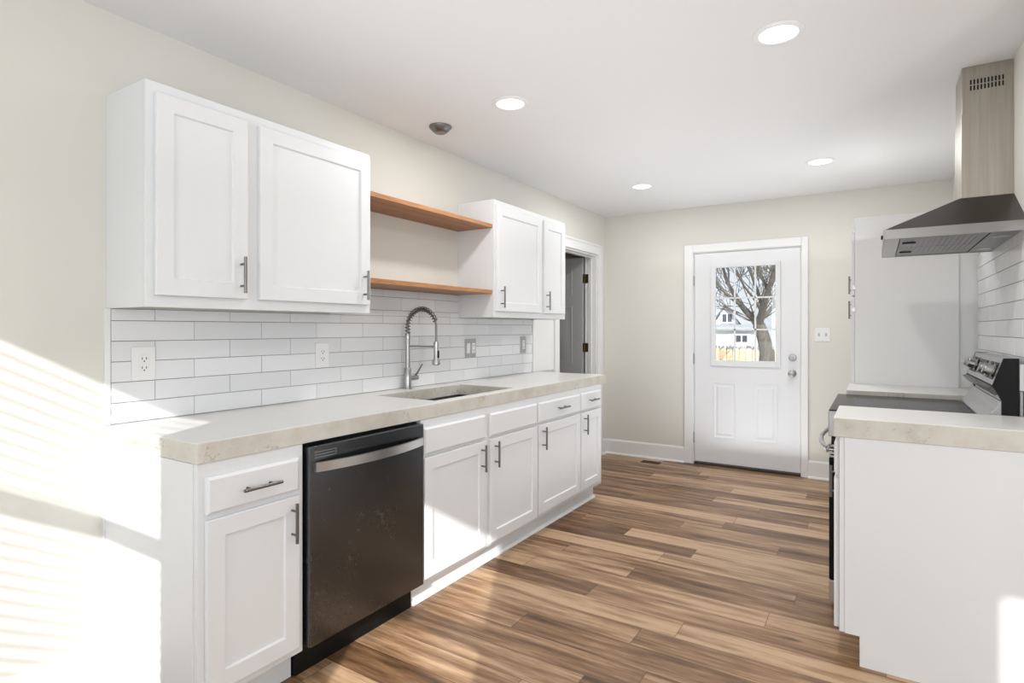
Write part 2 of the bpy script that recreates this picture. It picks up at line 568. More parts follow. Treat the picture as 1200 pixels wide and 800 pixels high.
# ------------------------------------------------------------------ back door
d = MB()
sy0, sy1 = YB + .010, YB + .054
dx0, dx1, dz0, dz1 = .917, 1.827, .028, 2.005
gx0, gx1, gz0, gz1 = 1.104, 1.637, .990, 1.869
wall_grid(d, 1, sy0, sy1, dx0, dx1, dz0, dz1, [(gx0, gx1, gz0, gz1)])
door = d.build('door_1', M['door'], None)
door['kind'] = 'structure'
for (a0, a1) in ((1.089, 1.295), (1.438, 1.650)):
    mb = MB()
    F = lambda a, b_, dd: (a, sy0 - dd, b_)
    mb.rings([(a0, a1, .262, .790, -.001), (a0 + .002, a1 - .002, .264, .788, .005), (a0 + .010, a1 - .010, .272, .780, .005), (a0 + .022, a1 - .022, .284, .768, .0005),
              (a0 + .034, a1 - .034, .296, .756, .0005), (a0 + .046, a1 - .046, .308, .744, .006)], F)
    mb.build('door_panel', M['door'], door, smooth=20)
mb = MB()
for (a0, a1, z0, z1) in ((1.069, gx0 + .008, .942, 1.887), (gx1 - .008, 1.669, .942, 1.887), (gx0, gx1, .942, gz0 + .008), (gx0, gx1, gz1 - .008, 1.887)):
    mb.box(a0, a1, sy0 - .014, sy0 + .012, z0, z1)
mb.build('window_frame', M['door'], door, bevel=.003)
mb = MB()
for k in (1, 2):
    xx = gx0 + (gx1 - gx0) * k / 3
    zz = gz0 + (gz1 - gz0) * k / 3
    mb.box(xx - .007, xx + .007, sy0 - .006, sy0 + .008, gz0, gz1)
    mb.box(gx0, gx1, sy0 - .006, sy0 + .008, zz - .007, zz + .007)
mb.build('muntin_grid', M['door'], door)
MB().box(gx0, gx1, sy0 + .018, sy0 + .022, gz0, gz1).build('pane', M['pane'], door)
mb = MB().lathe((1.763, sy0, .897), (0, -1, 0), [(.033, 0), (.033, .005), (.028, .009), (.012, .012), (.011, .030), (.018, .034), (.027, .042), (.029, .052), (.025, .062), (.012, .066)])
mb.build('door_knob', M['chrome'], door, smooth=35, label='round brushed nickel knob')
mb = MB().lathe((1.766, sy0, 1.036), (0, -1, 0), [(.032, 0), (.032, .006), (.027, .012), (.010, .013)])
mb.box(1.761, 1.771, sy0 - .028, sy0 - .010, 1.018, 1.054)
mb.build('deadbolt', M['chrome'], door, smooth=35)
for z in (1.749, 1.005, .253):
    MB().cyl((.913, YB - .001, z - .05), (.913, YB - .001, z + .05), .0055, 12).build('hinge', M['chrome'], door, smooth=40)
struct('trim_5', MB().box(BX0 + .008, BX1 - .008, YB - .005, YB + .11, 0, .018), M['bronze'], bevel=.003)

# ------------------------------------------------------------------ inner door, swung open into the hall
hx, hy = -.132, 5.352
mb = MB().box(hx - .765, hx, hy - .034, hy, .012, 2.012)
idoor = mb.build('door_2', M['shadedoor'], None)
idoor['kind'] = 'structure'
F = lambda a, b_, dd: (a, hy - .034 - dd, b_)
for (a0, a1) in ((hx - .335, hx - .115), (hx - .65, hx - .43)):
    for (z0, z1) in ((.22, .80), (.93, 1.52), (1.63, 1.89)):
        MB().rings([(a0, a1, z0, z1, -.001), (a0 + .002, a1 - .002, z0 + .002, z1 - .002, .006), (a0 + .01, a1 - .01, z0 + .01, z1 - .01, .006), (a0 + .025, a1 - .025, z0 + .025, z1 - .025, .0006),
                    (a0 + .04, a1 - .04, z0 + .04, z1 - .04, .0006), (a0 + .055, a1 - .055, z0 + .055, z1 - .055, .006)], F).build('door_panel', M['shadedoor'], idoor, smooth=20)
for z in (1.80, 1.10, .25):
    mb = MB().cyl((-.124, 5.352, z - .045), (-.124, 5.352, z + .045), .006, 10)
    mb.box(-.131, -.1295, 5.320, 5.350, z - .045, z + .045).box(-.118, -.085, 5.3515, 5.3535, z - .045, z + .045)
    mb.build('hinge', M['brass'], idoor)


# ------------------------------------------------------------------ cabinets
def pull(parent, c, axis, nrm, length=.140, mt=None, name='handle'):
    """bar pull: bar of given length centred at c (point on door face), standing off along nrm"""
    c, a, n = Vector(c), Vector(axis), Vector(nrm)
    mb = MB()
    off = n * .030
    mb.cyl(c + off - a * length / 2, c + off + a * length / 2, .0058, 14)
    for s in (-1, 1):
        mb.cyl(c + a * s * length * .30, c + off + a * s * length * .30, .0042, 10)
    return mb.build(name, mt or M['pull'], parent, smooth=40)


def shaker(parent, y0, y1, z0, z1, xb, xf, rail=.058, name='door'):
    """framed door facing +x (xf > xb) or -x"""
    s = 1 if xf > xb else -1
    F = lambda a, b_, dd: (dd, a, b_)
    e = .0018
    mb = MB().rings([(y0, y1, z0, z1, xb), (y0, y1, z0, z1, xf - s * e), (y0 + e, y1 - e, z0 + e, z1 - e, xf),
                     (y0 + rail, y1 - rail, z0 + rail, z1 - rail, xf), (y0 + rail + .004, y1 - rail - .004, z0 + rail + .004, z1 - rail - .004, xf - s * .009)], F)
    return mb.build(name, M['cab'], parent)


def slabfront(parent, y0, y1, z0, z1, xb, xf, name='drawer'):
    s = 1 if xf > xb else -1
    e = .009
    F = lambda a, b_, dd: (dd, a, b_)
    mb = MB().rings([(y0, y1, z0, z1, xb), (y0, y1, z0, z1, xf - s * .006), (y0 + e, y1 - e, z0 + e, z1 - e, xf)], F)
    return mb.build(name, M['cab'], parent)


XF, XD = .6135, .632        # face frame front and door front of the left base run
ZB, ZT = .115, .870


def base_cabinet(y0, y1, label, fronts, xw=.0, xf=XF, kick=.5464, group='base cabinets under the long worktop'):
    s = 1 if xf > xw else -1
    t = thing('base_cabinet', ((xw + xf) / 2, (y0 + y1) / 2, 0), label, 'cabinet', group)
    mb = MB()
    w = .016
    for (a, b_) in ((y0, y0 + w), (y1 - w, y1)):
        mb.prism([(xw + s * .002, 0), (kick, 0), (kick, ZB), (xf - s * .019, ZB), (xf - s * .019, ZT), (xw + s * .002, ZT)], 1, a, b_)
    mb.box(xw + s * .02, xf - s * .019, y0 + w, y1 - w, ZB, ZB + w)
    mb.box(xw + s * .002, xw + s * .02, y0 + w, y1 - w, ZB, ZT)
    mb.build('carcass', M['cab'], t)
    MB().box(xf - s * .019, xf, y0, y1, ZB, ZT).build('face_frame', M['cab'], t, bevel=.0015)
    MB().box(kick - s * .016, kick, y0 + w, y1 - w, 0, ZB).build('toe_kick', M['cab'], t)
    for (kind, a0, a1, z0, z1, hc, hax) in fronts:
        xb_, xo = xf + s * .0015, xf + s * .0185
        p = shaker(t, a0, a1, z0, z1, xb_, xo) if kind == 'door' else slabfront(t, a0, a1, z0, z1, xb_, xo, 'drawer' if kind == 'drawer' else 'false_drawer_front')
        if hc:
            pull(p, (xo, hc[0], hc[1]), hax, (s, 0, 0))
    return t


V, HY = (0, 0, 1), (0, 1, 0)
c1 = base_cabinet(.980, 1.366, 'narrow white base cabinet at the near end of the long worktop, beside the dishwasher',
                  [('drawer', 1.001, 1.341, .709, .826, (1.177, .766), HY), ('door', 1.002, 1.341, .145, .692, (1.307, .604), V)])
# finished end panel with scribe strip and base shoe
MB().box(.0, XF - .019, .9762, .980, .0, ZT).build('end_panel', M['cab'], c1)
MB().box(.0, .020, .9725, .9762, .15, ZT).build('scribe_strip', M['cab'], c1)
c2 = base_cabinet(2.010, 3.072, 'wide white two-door sink cabinet with plain false fronts, beneath the sink',
                  [('front', 2.019, 2.511, .709, .832, None, None), ('front', 2.553, 3.062, .709, .832, None, None),
                   ('door', 2.019, 2.511, .135, .694, (2.469, .611), V), ('door', 2.553, 3.062, .135, .694, (2.594, .611), V)])
c3 = base_cabinet(3.072, 3.678, 'white base cabinet with one drawer and one wide door, right beside the sink cabinet',
                  [('drawer', 3.083, 3.671, .709, .832, (3.378, .775), HY), ('door', 3.083, 3.671, .145, .694, (3.125, .611), V)])
c4 = base_cabinet(3.678, 4.071, 'narrow white base cabinet at the far end of the long worktop, nearest the back door',
                  [('drawer', 3.685, 4.030, .709, .832, (3.860, .775), HY), ('door', 3.685, 4.030, .145, .694, (3.731, .611), V)])
mb = MB()
q = [(.5464, 0), (.5644, 0), (.5634, .007), (.5594, .013), (.5464, .018)]
mb.prism([(a + .0008, z) for a, z in q], 1, 2.012, 4.071)
sh = mb.build('shoe_moulding', M['trim'], None)
sh['label'] = 'white quarter-round shoe moulding along the toe kick of the long cabinet run'; sh['category'] = 'moulding'

# worktop with sink cut-out
SX0, SX1, SY0, SY1 = .135, .545, 2.19, 2.93
CX1, CY0, CY1, CZ0, CZ1 = .6195, .981 - .004, 4.140, .8705, .9365


def ring_slab(mb, xs, ys, z0, z1):
    b = len(mb.v)
    for z in (z0, z1):
        for y in ys:
            for x in xs:
                mb.v.append((x, y, z))
    I = lambda i, j, k: b + k * 16 + j * 4 + i
    for j in range(3):
        for i in range(3):
            if i == 1 and j == 1:
                continue
            mb.f.append([I(i, j, 1), I(i + 1, j, 1), I(i + 1, j + 1, 1), I(i, j + 1, 1)])
            mb.f.append([I(i, j, 0), I(i, j + 1, 0), I(i + 1, j + 1, 0), I(i + 1, j, 0)])
    for i in range(3):
        mb.f.append([I(i, 0, 0), I(i + 1, 0, 0), I(i + 1, 0, 1), I(i, 0, 1)])
        mb.f.append([I(i, 3, 0), I(i, 3, 1), I(i + 1, 3, 1), I(i + 1, 3, 0)])
        mb.f.append([I(0, i, 0), I(0, i, 1), I(0, i + 1, 1), I(0, i + 1, 0)])
        mb.f.append([I(3, i, 0), I(3, i + 1, 0), I(3, i + 1, 1), I(3, i, 1)])
    mb.f.append([I(1, 1, 0), I(1, 1, 1), I(2, 1, 1), I(2, 1, 0)])
    mb.f.append([I(1, 2, 0), I(2, 2, 0), I(2, 2, 1), I(1, 2, 1)])
    mb.f.append([I(1, 1, 0), I(1, 2, 0), I(1, 2, 1), I(1, 1, 1)])
    mb.f.append([I(2, 1, 0), I(2, 1, 1), I(2, 2, 1), I(2, 2, 0)])
    return mb


o = ring_slab(MB(), [0.0, SX0, SX1, CX1], [CY0, SY0, SY1, CY1], CZ0, CZ1).build('worktop', M['conc'], None, bevel=.003, seg=2)
o['label'] = 'long cream concrete worktop with sink cut-out along the left wall'; o['category'] = 'worktop'; o['group'] = 'concrete worktops'

# sink
t = thing('kitchen_sink', ((SX0 + SX1) / 2, (SY0 + SY1) / 2, .87), 'dark undermount sink sunk into the long concrete worktop', 'sink')
mb = MB()
a, b2, zb = .010, .012, .66
F = lambda x, y, dd: (x, y, dd)
mb.rings([(SX0 - .01, SX1 + .01, SY0 - .01, SY1 + .01, zb - .012), (SX0 - .01, SX1 + .01, SY0 - .01, SY1 + .01, .8695),
          (SX0 + .003, SX1 - .003, SY0 + .003, SY1 - .003, .8695), (SX0 + .006, SX1 - .006, SY0 + .006, SY1 - .006, .855), (SX0 + .012, SX1 - .012, SY0 + .012, SY1 - .012, zb + .02), (SX0 + .03, SX1 - .03, SY0 + .03, SY1 - .03, zb)], F)
mb.build('basin', M['sink'], t)
MB().lathe((.34, 2.56, zb), (0, 0, 1), [(.045, .0005), (.045, .003), (.036, .004), (.030, .001)]).build('drain', M['chrome'], t, smooth=30)

# faucet
fx, fy, fz = .055, 2.533, CZ1
t = thing('spring_faucet', (fx, fy, fz), 'tall brushed nickel pull-down faucet with coiled spring neck behind the sink', 'faucet')
MB().lathe((fx, fy, fz), (0, 0, 1), [(.027, 0), (.027, .006), (.0215, .008), (.0215, .120), (.019, .124)]).build('base', M['chrome'], t, smooth=35)
MB().lathe((fx, fy, fz + .124), (0, 0, 1), [(.0135, 0), (.0135, .165), (.0155, .167), (.0155, .200), (.012, .203)]).build('column', M['chrome'], t, smooth=35)
# spring path: up, over, down
z0 = fz + .325
rr = .108
path = []
for k in range(5):
    path.append(Vector((fx, fy, z0 - .02 + (1.296 - z0 + .02) * k / 5)))
for k in range(33):
    a = math.pi * k / 32
    path.append(Vector((fx + rr - rr * math.cos(a), fy, 1.296 + rr * math.sin(a))))


def resample(P, n):
    d = [0]
    for i in range(1, len(P)):
        d.append(d[-1] + (P[i] - P[i - 1]).length)
    out = []
    j = 0
    for k in range(n):
        s = d[-1] * k / (n - 1)
        while j < len(P) - 2 and d[j + 1] < s:
            j += 1
        u = (s - d[j]) / (d[j + 1] - d[j])
        out.append(P[j].lerp(P[j + 1], u))
    return out


turns = 19
n = turns * 14
rp = resample(path[:-3], n)
pts = []
for i, p in enumerate(rp):
    tg = (rp[min(i + 1, n - 1)] - rp[max(i - 1, 0)]).normalized()
    w = Vector((0, 1, 0)); u = tg.cross(w).normalized()
    a = 2 * math.pi * i / 14
    pts.append(p + (u * math.cos(a) + w * math.sin(a)) * .0130)
MB().tube(pts, .0033, 6).build('spring', M['pull'], t, smooth=60)
hp = resample(path, 40) + [Vector((fx + 2 * rr, fy, z)) for z in (1.28, 1.25, 1.215)]
MB().tube(hp, .0065, 10).build('hose', M['pull'], t, smooth=60)
MB().lathe((fx + 2 * rr, fy, 1.085), (0, 0, 1), [(.020, 0), (.0235, .004), (.0235, .016), (.0145, .040), (.0145, .128), (.011, .132)]).build('spray_head', M['chrome'], t, smooth=35)
MB().box(fx + 2 * rr + .012, fx + 2 * rr + .019, fy - .005, fy + .005, 1.125, 1.165).build('spray_button', M['black'], t)
MB().cyl((fx + .01, fy, 1.188), (fx + 2 * rr - .012, fy, 1.188), .0055, 12).build('support_arm', M['chrome'], t, smooth=35)
MB().cyl((fx, fy + .018, fz + .062), (fx, fy + .082, fz + .062), .0145, 18).build('valve', M['chrome'], t, smooth=35)
mb = MB().tube([(fx, fy + .062, fz + .072), (fx + .004, fy + .080, fz + .090), (fx + .012, fy + .115, fz + .140)], [.006, .0055, .004], 10)
mb.build('lever', M['pull'], t, smooth=40)

# ------------------------------------------------------------------ dishwasher
y0, y1 = 1.373, 2.004
t = thing('dishwasher', (.32, (y0 + y1) / 2, 0), 'black stainless dishwasher with curved bar handle between the base cabinets', 'dishwasher')
MB().box(.05, .598, y0 + .004, y1 - .004, .10, .862).build('tub', M['black'], t)
MB().box(.598, .640, y0 + .004, y1 - .002, .125, .8575).build('door', M['dw'], t, bevel=.004)
MB().box(.46, .560, y0, y1, .0, .118).build('kick_plate', M['black'], t)
ns = 24
mb = MB()
ba = []
for k in range(ns + 1):
    u = k / ns
    y = y0 + .022 + (y1 - y0 - .040) * u
    x = .648 + .042 * math.sin(math.pi * u) ** .8
    ba.append((x, y))
b = len(mb.v)
for x, y in ba:
    mb.v += [(x - .006, y, .765), (x + .006, y, .765), (x + .006, y, .800), (x - .006, y, .800)]
for k in range(ns):
    for j in range(4):
        j2 = (j + 1) % 4
        mb.f.append([b + k * 4 + j, b + k * 4 + j2, b + k * 4 + 4 + j2, b + k * 4 + 4 + j])
mb.f.append([b, b + 1, b + 2, b + 3]); mb.f.append([b + ns * 4 + j for j in range(4)][::-1])
for y in (y0 + .030, y1 - .030):
    mb.box(.6395, .655, y - .010, y + .010, .768, .797)
mb.build('handle', M['steel'], t, smooth=30)
mb = MB()
mb.box(.6402, .6412, 1.398, 1.498, .813, .8165).box(.6402, .6412, 1.398, 1.498, .823, .8265).box(.6402, .6412, 1.398, 1.498, .833, .8365).box(.6402, .6412, 1.496, 1.499, .813, .8365)
mb.build('vent_grille', M['chrome'], t)

# ------------------------------------------------------------------ upper cabinets and shelves
ZU0 = 1.365


def upper(y0, y1, zt, xf, label, doors):
    t = thing('wall_cabinet', (xf / 2, (y0 + y1) / 2, ZU0), label, 'cabinet', 'white wall cabinets')
    w = .016
    mb = MB()
    mb.box(.0005, xf - .019, y0, y0 + w, ZU0, zt).box(.0005, xf - .019, y1 - w, y1, ZU0, zt)
    mb.box(.0005, xf - .019, y0 + w, y1 - w, ZU0 + .015, ZU0 + .03).box(.0005, xf - .019, y0 + w, y1 - w, zt - .016, zt).box(.0005, .008, y0 + w, y1 - w, ZU0 + .03, zt - .016)
    mb.build('carcass', M['cab'], t)
    MB().box(xf - .019, xf, y0, y1, ZU0, zt).build('face_frame', M['cab'], t, bevel=.0015)
    for (a0, a1, hy_) in doors:
        p = shaker(t, a0, a1, 1.406, zt - .037, xf + .0015, xf + .0185)
        pull(p, (xf + .0185, hy_, 1.497), V, (1, 0, 0))
    return t


upper(.987, 2.014, 2.1415, .283, 'large white two-door wall cabinet left of the open shelves', [(1.014, 1.354, 1.324), (1.407, 2.000, 1.958)])
upper(3.085, 4.095, 2.130, .2928, 'white two-door wall cabinet between the open shelves and the inner doorway', [(3.101, 3.695, 3.142), (3.728, 4.065, 3.758)])
for z1, lb in ((1.968, 'upper oiled wood board shelf between the two wall cabinets'), (1.541, 'lower oiled wood board shelf just above the tiles and faucet')):
    o = MB().box(.0005, .283, 2.0145, 3.0845, z1 - .024, z1).build('wooden_shelf', M['oak'], None, loc=(.14, 2.55, z1 - .024), bevel=.0015)
    o['label'] = lb; o['category'] = 'shelf'; o['group'] = 'wooden open shelves'


# ------------------------------------------------------------------ tiles
def tiles(axis_x, s, ya, yb, z0, z1, name, label, first_full):
    t = thing(name, (axis_x, (ya + yb) / 2, z0), label, 'backsplash', 'tiled backsplashes')
    MB().box(axis_x, axis_x + s * .005, ya, yb, z0, z1).build('grout', M['grout'], t)
    mb = MB()
    pitch, ph, g = .3065, .0765, .0022
    r = 0
    z = z0
    while z < z1 - .008:
        y = ya - (0 if (r % 2 == 0) == first_full else pitch / 2)
        zt = min(z + ph, z1)
        while y < yb:
            a, c = max(y, ya), min(y + pitch, yb)
            if c - a > .01:
                e = .0012
                F = lambda q, b_, dd: (dd, q, b_)
                wob = random.uniform(-.0003, .0003)
                xx = axis_x + s * (.0085 + wob)
                mb.rings([(a + g / 2, c - g / 2, z + g / 2, zt - g / 2, axis_x + s * .004), (a + g / 2, c - g / 2, z + g / 2, zt - g / 2, xx - s * e),
                          (a + g / 2 + e, c - g / 2 - e, z + g / 2 + e, zt - g / 2 - e, xx)], F)
            y += pitch
        z += ph
        r += 1
    mb.build('tiles', M['tile'], t)
    return t


tl = tiles(.0005, 1, .999, 4.070, .9375, 1.3645, 'tile_backsplash', 'white subway tile backsplash behind the long worktop and sink', True)
# tile carries on up behind the open shelf between the cabinets
mb = MB().box(.0005, .0055, 2.0145, 3.0845, 1.3645, 1.5165)
mb.build('grout', M['grout'], tl)
mb = MB()
F = lambda q, b_, dd: (dd, q, b_)
g, e = .0022, .0012
for r in range(5, 8):
    z = .9375 + r * .0765
    z0_, zt = max(z, 1.365), min(z + .0765, 1.5165)
    y = .999 - (0 if r % 2 == 0 else .3065 / 2)
    while y < 3.08:
        a, c = max(y, 2.0145), min(y + .3065, 3.0845)
        if c - a > .01 and zt - z0_ > .006:
            mb.rings([(a + g / 2, c - g / 2, z0_ + (g / 2 if z0_ == z else 0), zt - g / 2, .0045), (a + g / 2, c - g / 2, z0_ + (g / 2 if z0_ == z else 0), zt - g / 2, .0078),
                      (a + g / 2 + e, c - g / 2 - e, z0_ + (g / 2 + e if z0_ == z else 0), zt - g / 2 - e, .009)], F)
        y += .3065
mb.build('tiles', M['tile'], tl)
o = MB().box(.0005, .0095, .979, .997, .9375, 1.3645).build('tile_edge_strip', M['trim'], None)
o['label'] = 'thin white edge strip closing the near end of the left tile backsplash'; o['category'] = 'trim strip'
tiles(W - .0005, -1, 2.56, 4.213, .9465, 1.7105, 'tile_backsplash', 'white subway tile backsplash on the right wall behind the range', False)


# ------------------------------------------------------------------ outlets and switches
def outlet(y0, y1, z0, z1, label, mplate, gangs, x=.009):
    t = thing('wall_outlet', (x, (y0 + y1) / 2, (z0 + z1) / 2), label, 'outlet', 'outlets on the left backsplash')
    mb = MB().box(x, x + .006, y0, y1, z0, z1)
    mb.build('cover_plate', mplate, t, bevel=.002)
    n_g = len(gangs)
    for k, kd in enumerate(gangs):
        yc = y0 + (y1 - y0) * (k + .5) / n_g
        zc = (z0 + z1) / 2
        if kd == 'outlet':
            ins = MB().box(x + .006, x + .0085, yc - .0165, yc + .0165, zc - .034, zc + .034).build('receptacle', M['plate'], t, bevel=.001)
            sl = MB()
            for s in (-1, 1):
                zz = zc + s * .0175
                sl.box(x + .0086, x + .0092, yc - .0085, yc - .0060, zz - .002, zz + .007).box(x + .0086, x + .0092, yc + .0060, yc + .0085, zz - .002, zz + .007)
                sl.cyl((x + .0086, yc, zz - .008), (x + .0092, yc, zz - .008), .0028, 10)
            sl.build('slots', M['black'], ins)
        else:
            MB().prism([(x + .006, zc - .034), (x + .0085, zc - .034), (x + .0115, zc + .034), (x + .006, zc + .034)], 1, yc - .0165, yc + .0165).build('rocker_switch', M['plate'], t)
    return t


outlet(1.066, 1.150, 1.092, 1.221, 'white wall outlet on the tiles at the near end of the long worktop', M['plate'], ['outlet'])
outlet(1.908, 1.990, 1.094, 1.217, 'white wall outlet on the tiles halfway between the near end and the faucet', M['plate'], ['outlet'])
outlet(3.150, 3.272, 1.093, 1.220, 'double-width grey switch and outlet plate on the tiles just past the faucet', M['plate_grey'], ['switch', 'outlet'])
outlet(3.876, 3.958, 1.098, 1.230, 'narrow grey outlet plate near the far end of the left tiles', M['plate_grey'], ['outlet'])
t = thing('light_switch', (1.999, YB, 1.24), 'white double toggle light switch on the wall right of the back door', 'switch')
MB().box(1.941, 2.057, YB - .006, YB - .0002, 1.182, 1.298).build('cover_plate', M['plate'], t, bevel=.002)
for xc in (1.972, 2.026):
    MB().box(xc - .007, xc + .007, YB - .0075, YB - .006, 1.226, 1.254).box(xc - .004, xc + .004, YB - .016, YB - .0075, 1.238, 1.250).build('toggle', M['plate_grey'], t, bevel=.001)

# ------------------------------------------------------------------ right side: cabinets
RX, RK = 2.262, 2.330
rc1 = base_cabinet(2.570, 2.970, 'white base cabinet with blank side panel at the near end of the right wall',
                   [('drawer', 2.583, 2.957, .722, .850, (2.77, .786), HY), ('door', 2.583, 2.957, .125, .706, (2.925, .612), V)], xw=W, xf=RX, kick=RK, group='base cabinets beside the range')
MB().prism([(RK, 0), (W - .001, 0), (W - .001, ZT), (RX + .0185, ZT), (RX + .0185, ZB), (RK, ZB)], 1, 2.5665, 2.570).build('end_panel', M['cab'], rc1)
rc2 = base_cabinet(3.752, 4.211, 'white base cabinet squeezed between the range and the tall pantry',
                   [('drawer', 3.765, 4.199, .722, .850, (3.98, .786), HY), ('door', 3.765, 4.199, .125, .706, (3.81, .612), V)], xw=W, xf=RX, kick=RK, group='base cabinets beside the range')
for (a, b_, lb) in ((2.560, 2.974, 'short concrete worktop nearest the camera on the right, in front of the range'), (3.750, 4.213, 'short concrete worktop beyond the range, against the pantry')):
    o = MB().box(2.243, W - .001, a, b_, .8705, .9455).build('worktop', M['conc'], None, loc=(2.56, (a + b_) / 2, .87), bevel=.003)
    o['label'] = lb; o['category'] = 'worktop'; o['group'] = 'concrete worktops'

# pantry
PY0, PY1, PZ = 4.2145, 4.86, 1.985
t = thing('pantry_cabinet', (2.55, 4.54, 0), 'tall white pantry cabinet with two stacked doors near the back wall', 'pantry cabinet')
MB().box(2.272, 2.793, PY0, PY1, .1, PZ).box(2.34, 2.793, PY0, PY1, 0, .1).build('carcass', M['trim'], t, bevel=.002)  # same paint as the cabinets, whitened here to stand in for more light
MB().box(2.793, W - .001, PY0 + .012, PY0 + .03, 0, PZ - .004).build('filler_strip', M['trim'], t)
for (z0, z1, hz) in ((.125, 1.490, 1.425), (1.500, 1.955, 1.603)):
    p = shaker(t, PY0 + .006, PY1 - .006, z0, z1, 2.2705, 2.253)
    pull(p, (2.253, 4.80, hz), V, (-1, 0, 0), length=.128)
    for z in ((z0 + .08, z1 - .08) if z0 < 1 else (z0 + .05, z1 - .05)):
        MB().box(2.258, 2.275, PY0 - .002, PY0 + .010, z - .012, z + .012).build('hinge', M['chrome'], p)

# ------------------------------------------------------------------ range
RY0, RY1 = 2.980, 3.742
t = thing('range_stove', (2.52, 3.36, 0), 'freestanding stainless electric range with black glass top and rear control panel', 'stove')
MB().box(2.246, 2.86, RY0 + .003, RY1 - .003, .03, .905).build('body', M['black'], t)
MB().box(2.200, 2.246, RY0, RY1, .802, .908).build('front_frame', M['steel'], t, bevel=.003)
MB().box(2.212, 2.246, RY0 + .004, RY1 - .004, .766, .800).build('vent_gap', M['black'], t)
dr = MB().box(2.203, 2.246, RY0 + .002, RY1 - .002, .706, .764).build('oven_door', M['steel'], t, bevel=.002)
mb = MB()
for k in range(3):
    z = .716 + k * .015
    mb.box(2.2085 + .006 * (k % 2), 2.232 + .006 * (k % 2), RY0 + .0005, RY0 + .0019, z, z + .006)
mb.build('vent_slots', M['black'], dr)
MB().box(2.203, 2.244, RY0 + .002, RY1 - .002, .152, .704).build('door_glass', M['glass_black'], dr, bevel=.002)
mb = MB()
ns = 20
pts = []
for k in range(ns + 1):
    u = k / ns
    pts.append((2.196 - .048 * math.sin(math.pi * u) ** .7, RY0 + .035 + (RY1 - RY0 - .07) * u, .742))
mb.tube(pts, .011, 12)
mb.build('handle', M['steel'], dr, smooth=40)
MB().box(2.203, 2.244, RY0 + .002, RY1 - .002, .050, .148).build('storage_drawer', M['steel'], t, bevel=.002)
MB().box(2.200, 2.790, RY0, RY1, .9055, .917).build('cooktop_frame', M['steel'], t, bevel=.002)
ct = MB().box(2.202, 2.748, RY0 + .002, RY1 - .002, .9172, .9225).build('cooktop_glass', M['glass_black'], t, bevel=.002)
M['burner'] = mat('burner_ring_print', (.10, .10, .10), .2)
for (x, y, r) in ((2.37, 3.17, .105), (2.37, 3.56, .085), (2.60, 3.17, .08), (2.60, 3.56, .105)):
    mb = MB()
    seg = 48
    for k in range(seg):
        a = 2 * math.pi * k / seg
        for rr_ in (r, r - .003):
            mb.v.append((x + rr_ * math.cos(a), y + rr_ * math.sin(a), .92265))
    for k in range(seg):
        k2 = (k + 1) % seg
        mb.f.append([2 * k, 2 * k2, 2 * k2 + 1, 2 * k + 1])
    mb.build('burner_ring', M['burner'], ct)
# riser behind the glass
MB().prism([(2.750, .9172), (2.790, .9172), (2.86, .9172), (2.86, 1.0), (2.806, .998), (2.786, .965), (2.752, .926)], 1, RY0 + .004, RY1 - .004).build('rear_riser', M['steel'], t, bevel=.001)
end = [(2.86, .92), (2.806, .92), (2.806, 1.0), (2.792, 1.032), (2.777, 1.062), (2.812, 1.172), (2.86, 1.172)]
MB().prism([(2.81, .998), (2.86, .998), (2.86, 1.170), (2.813, 1.170), (2.778, 1.064), (2.815, 1.03)], 1, RY0 + .004, RY1 - .004).build('backguard', M['steel'], t, bevel=.001)
for (a, b_) in ((RY0, RY0 + .004), (RY1 - .004, RY1)):
    MB().prism(end, 1, a, b_).build('end_cap', M['black'], t)
MB().prism([(2.777, 1.060), (2.760, 1.052), (2.786, 1.022), (2.800, 1.030)], 1, RY0 + .002, RY1 - .002).build('lower_lip', M['hoodcan'], t, bevel=.001)
mb = MB().box(2.861, 2.8755, RY0 + .002, RY0 + .012, 1.045, 1.150)
mb.build('rear_bracket', M['plate'], t, bevel=.002)
MB().box(2.863, 2.872, RY0 + .002, RY0 + .010, .93, 1.043).build('rear_bracket', M['plate_grey'], t)
# control face: line from (2.778,1.064) to (2.813,1.170)
n_face = Vector((-(1.170 - 1.064), 0, 2.813 - 2.778)).normalized()
up_f = Vector((2.813 - 2.778, 0, 1.170 - 1.064)).normalized()
mid = Vector((2.7955, 0, 1.117))


def face_slab(y0, y1, h0, h1, dpt):
    """h along the face measured from its middle"""
    p = []
    for dd in (0, dpt):
        for (y, h) in ((y0, h0), (y1, h0), (y1, h1), (y0, h1)):
            q = mid + up_f * h + n_face * (.0003 + dd)
            p.append((q.x, y, q.z))
    mb = MB()
    mb.v = p
    for f in ((0, 3, 2, 1), (4, 5, 6, 7), (0, 1, 5, 4), (1, 2, 6, 5), (2, 3, 7, 6), (3, 0, 4, 7)):
        mb.f.append(list(f))
    return mb


dp = face_slab(3.275, 3.445, -.032, .034, .004).build('display', M['glass_black'], t)
face_slab(3.32, 3.40, .004, .020, .0045).build('digits', M['digits'], dp)
for yk in (3.065, 3.175, 3.545, 3.655):
    c = mid + Vector((0, yk, 0)) + n_face * .001
    face_slab(yk - .040, yk + .040, -.036, .036, .002).build('knob_plate', M['glass_black'], t)
    mb = MB().lathe(c + n_face * .002, n_face, [(.027, 0), (.027, .004), (.023, .006), (.0215, .030), (.019, .033)])
    a = c + n_face * .035
    kb = mb.build('knob', M['chrome'], t, smooth=35)
    q = c + n_face * .036
    mb = MB()
    mb.cyl(q - up_f * .018, q + up_f * .018, .0035, 8)
    mb.build('grip', M['chrome'], kb)

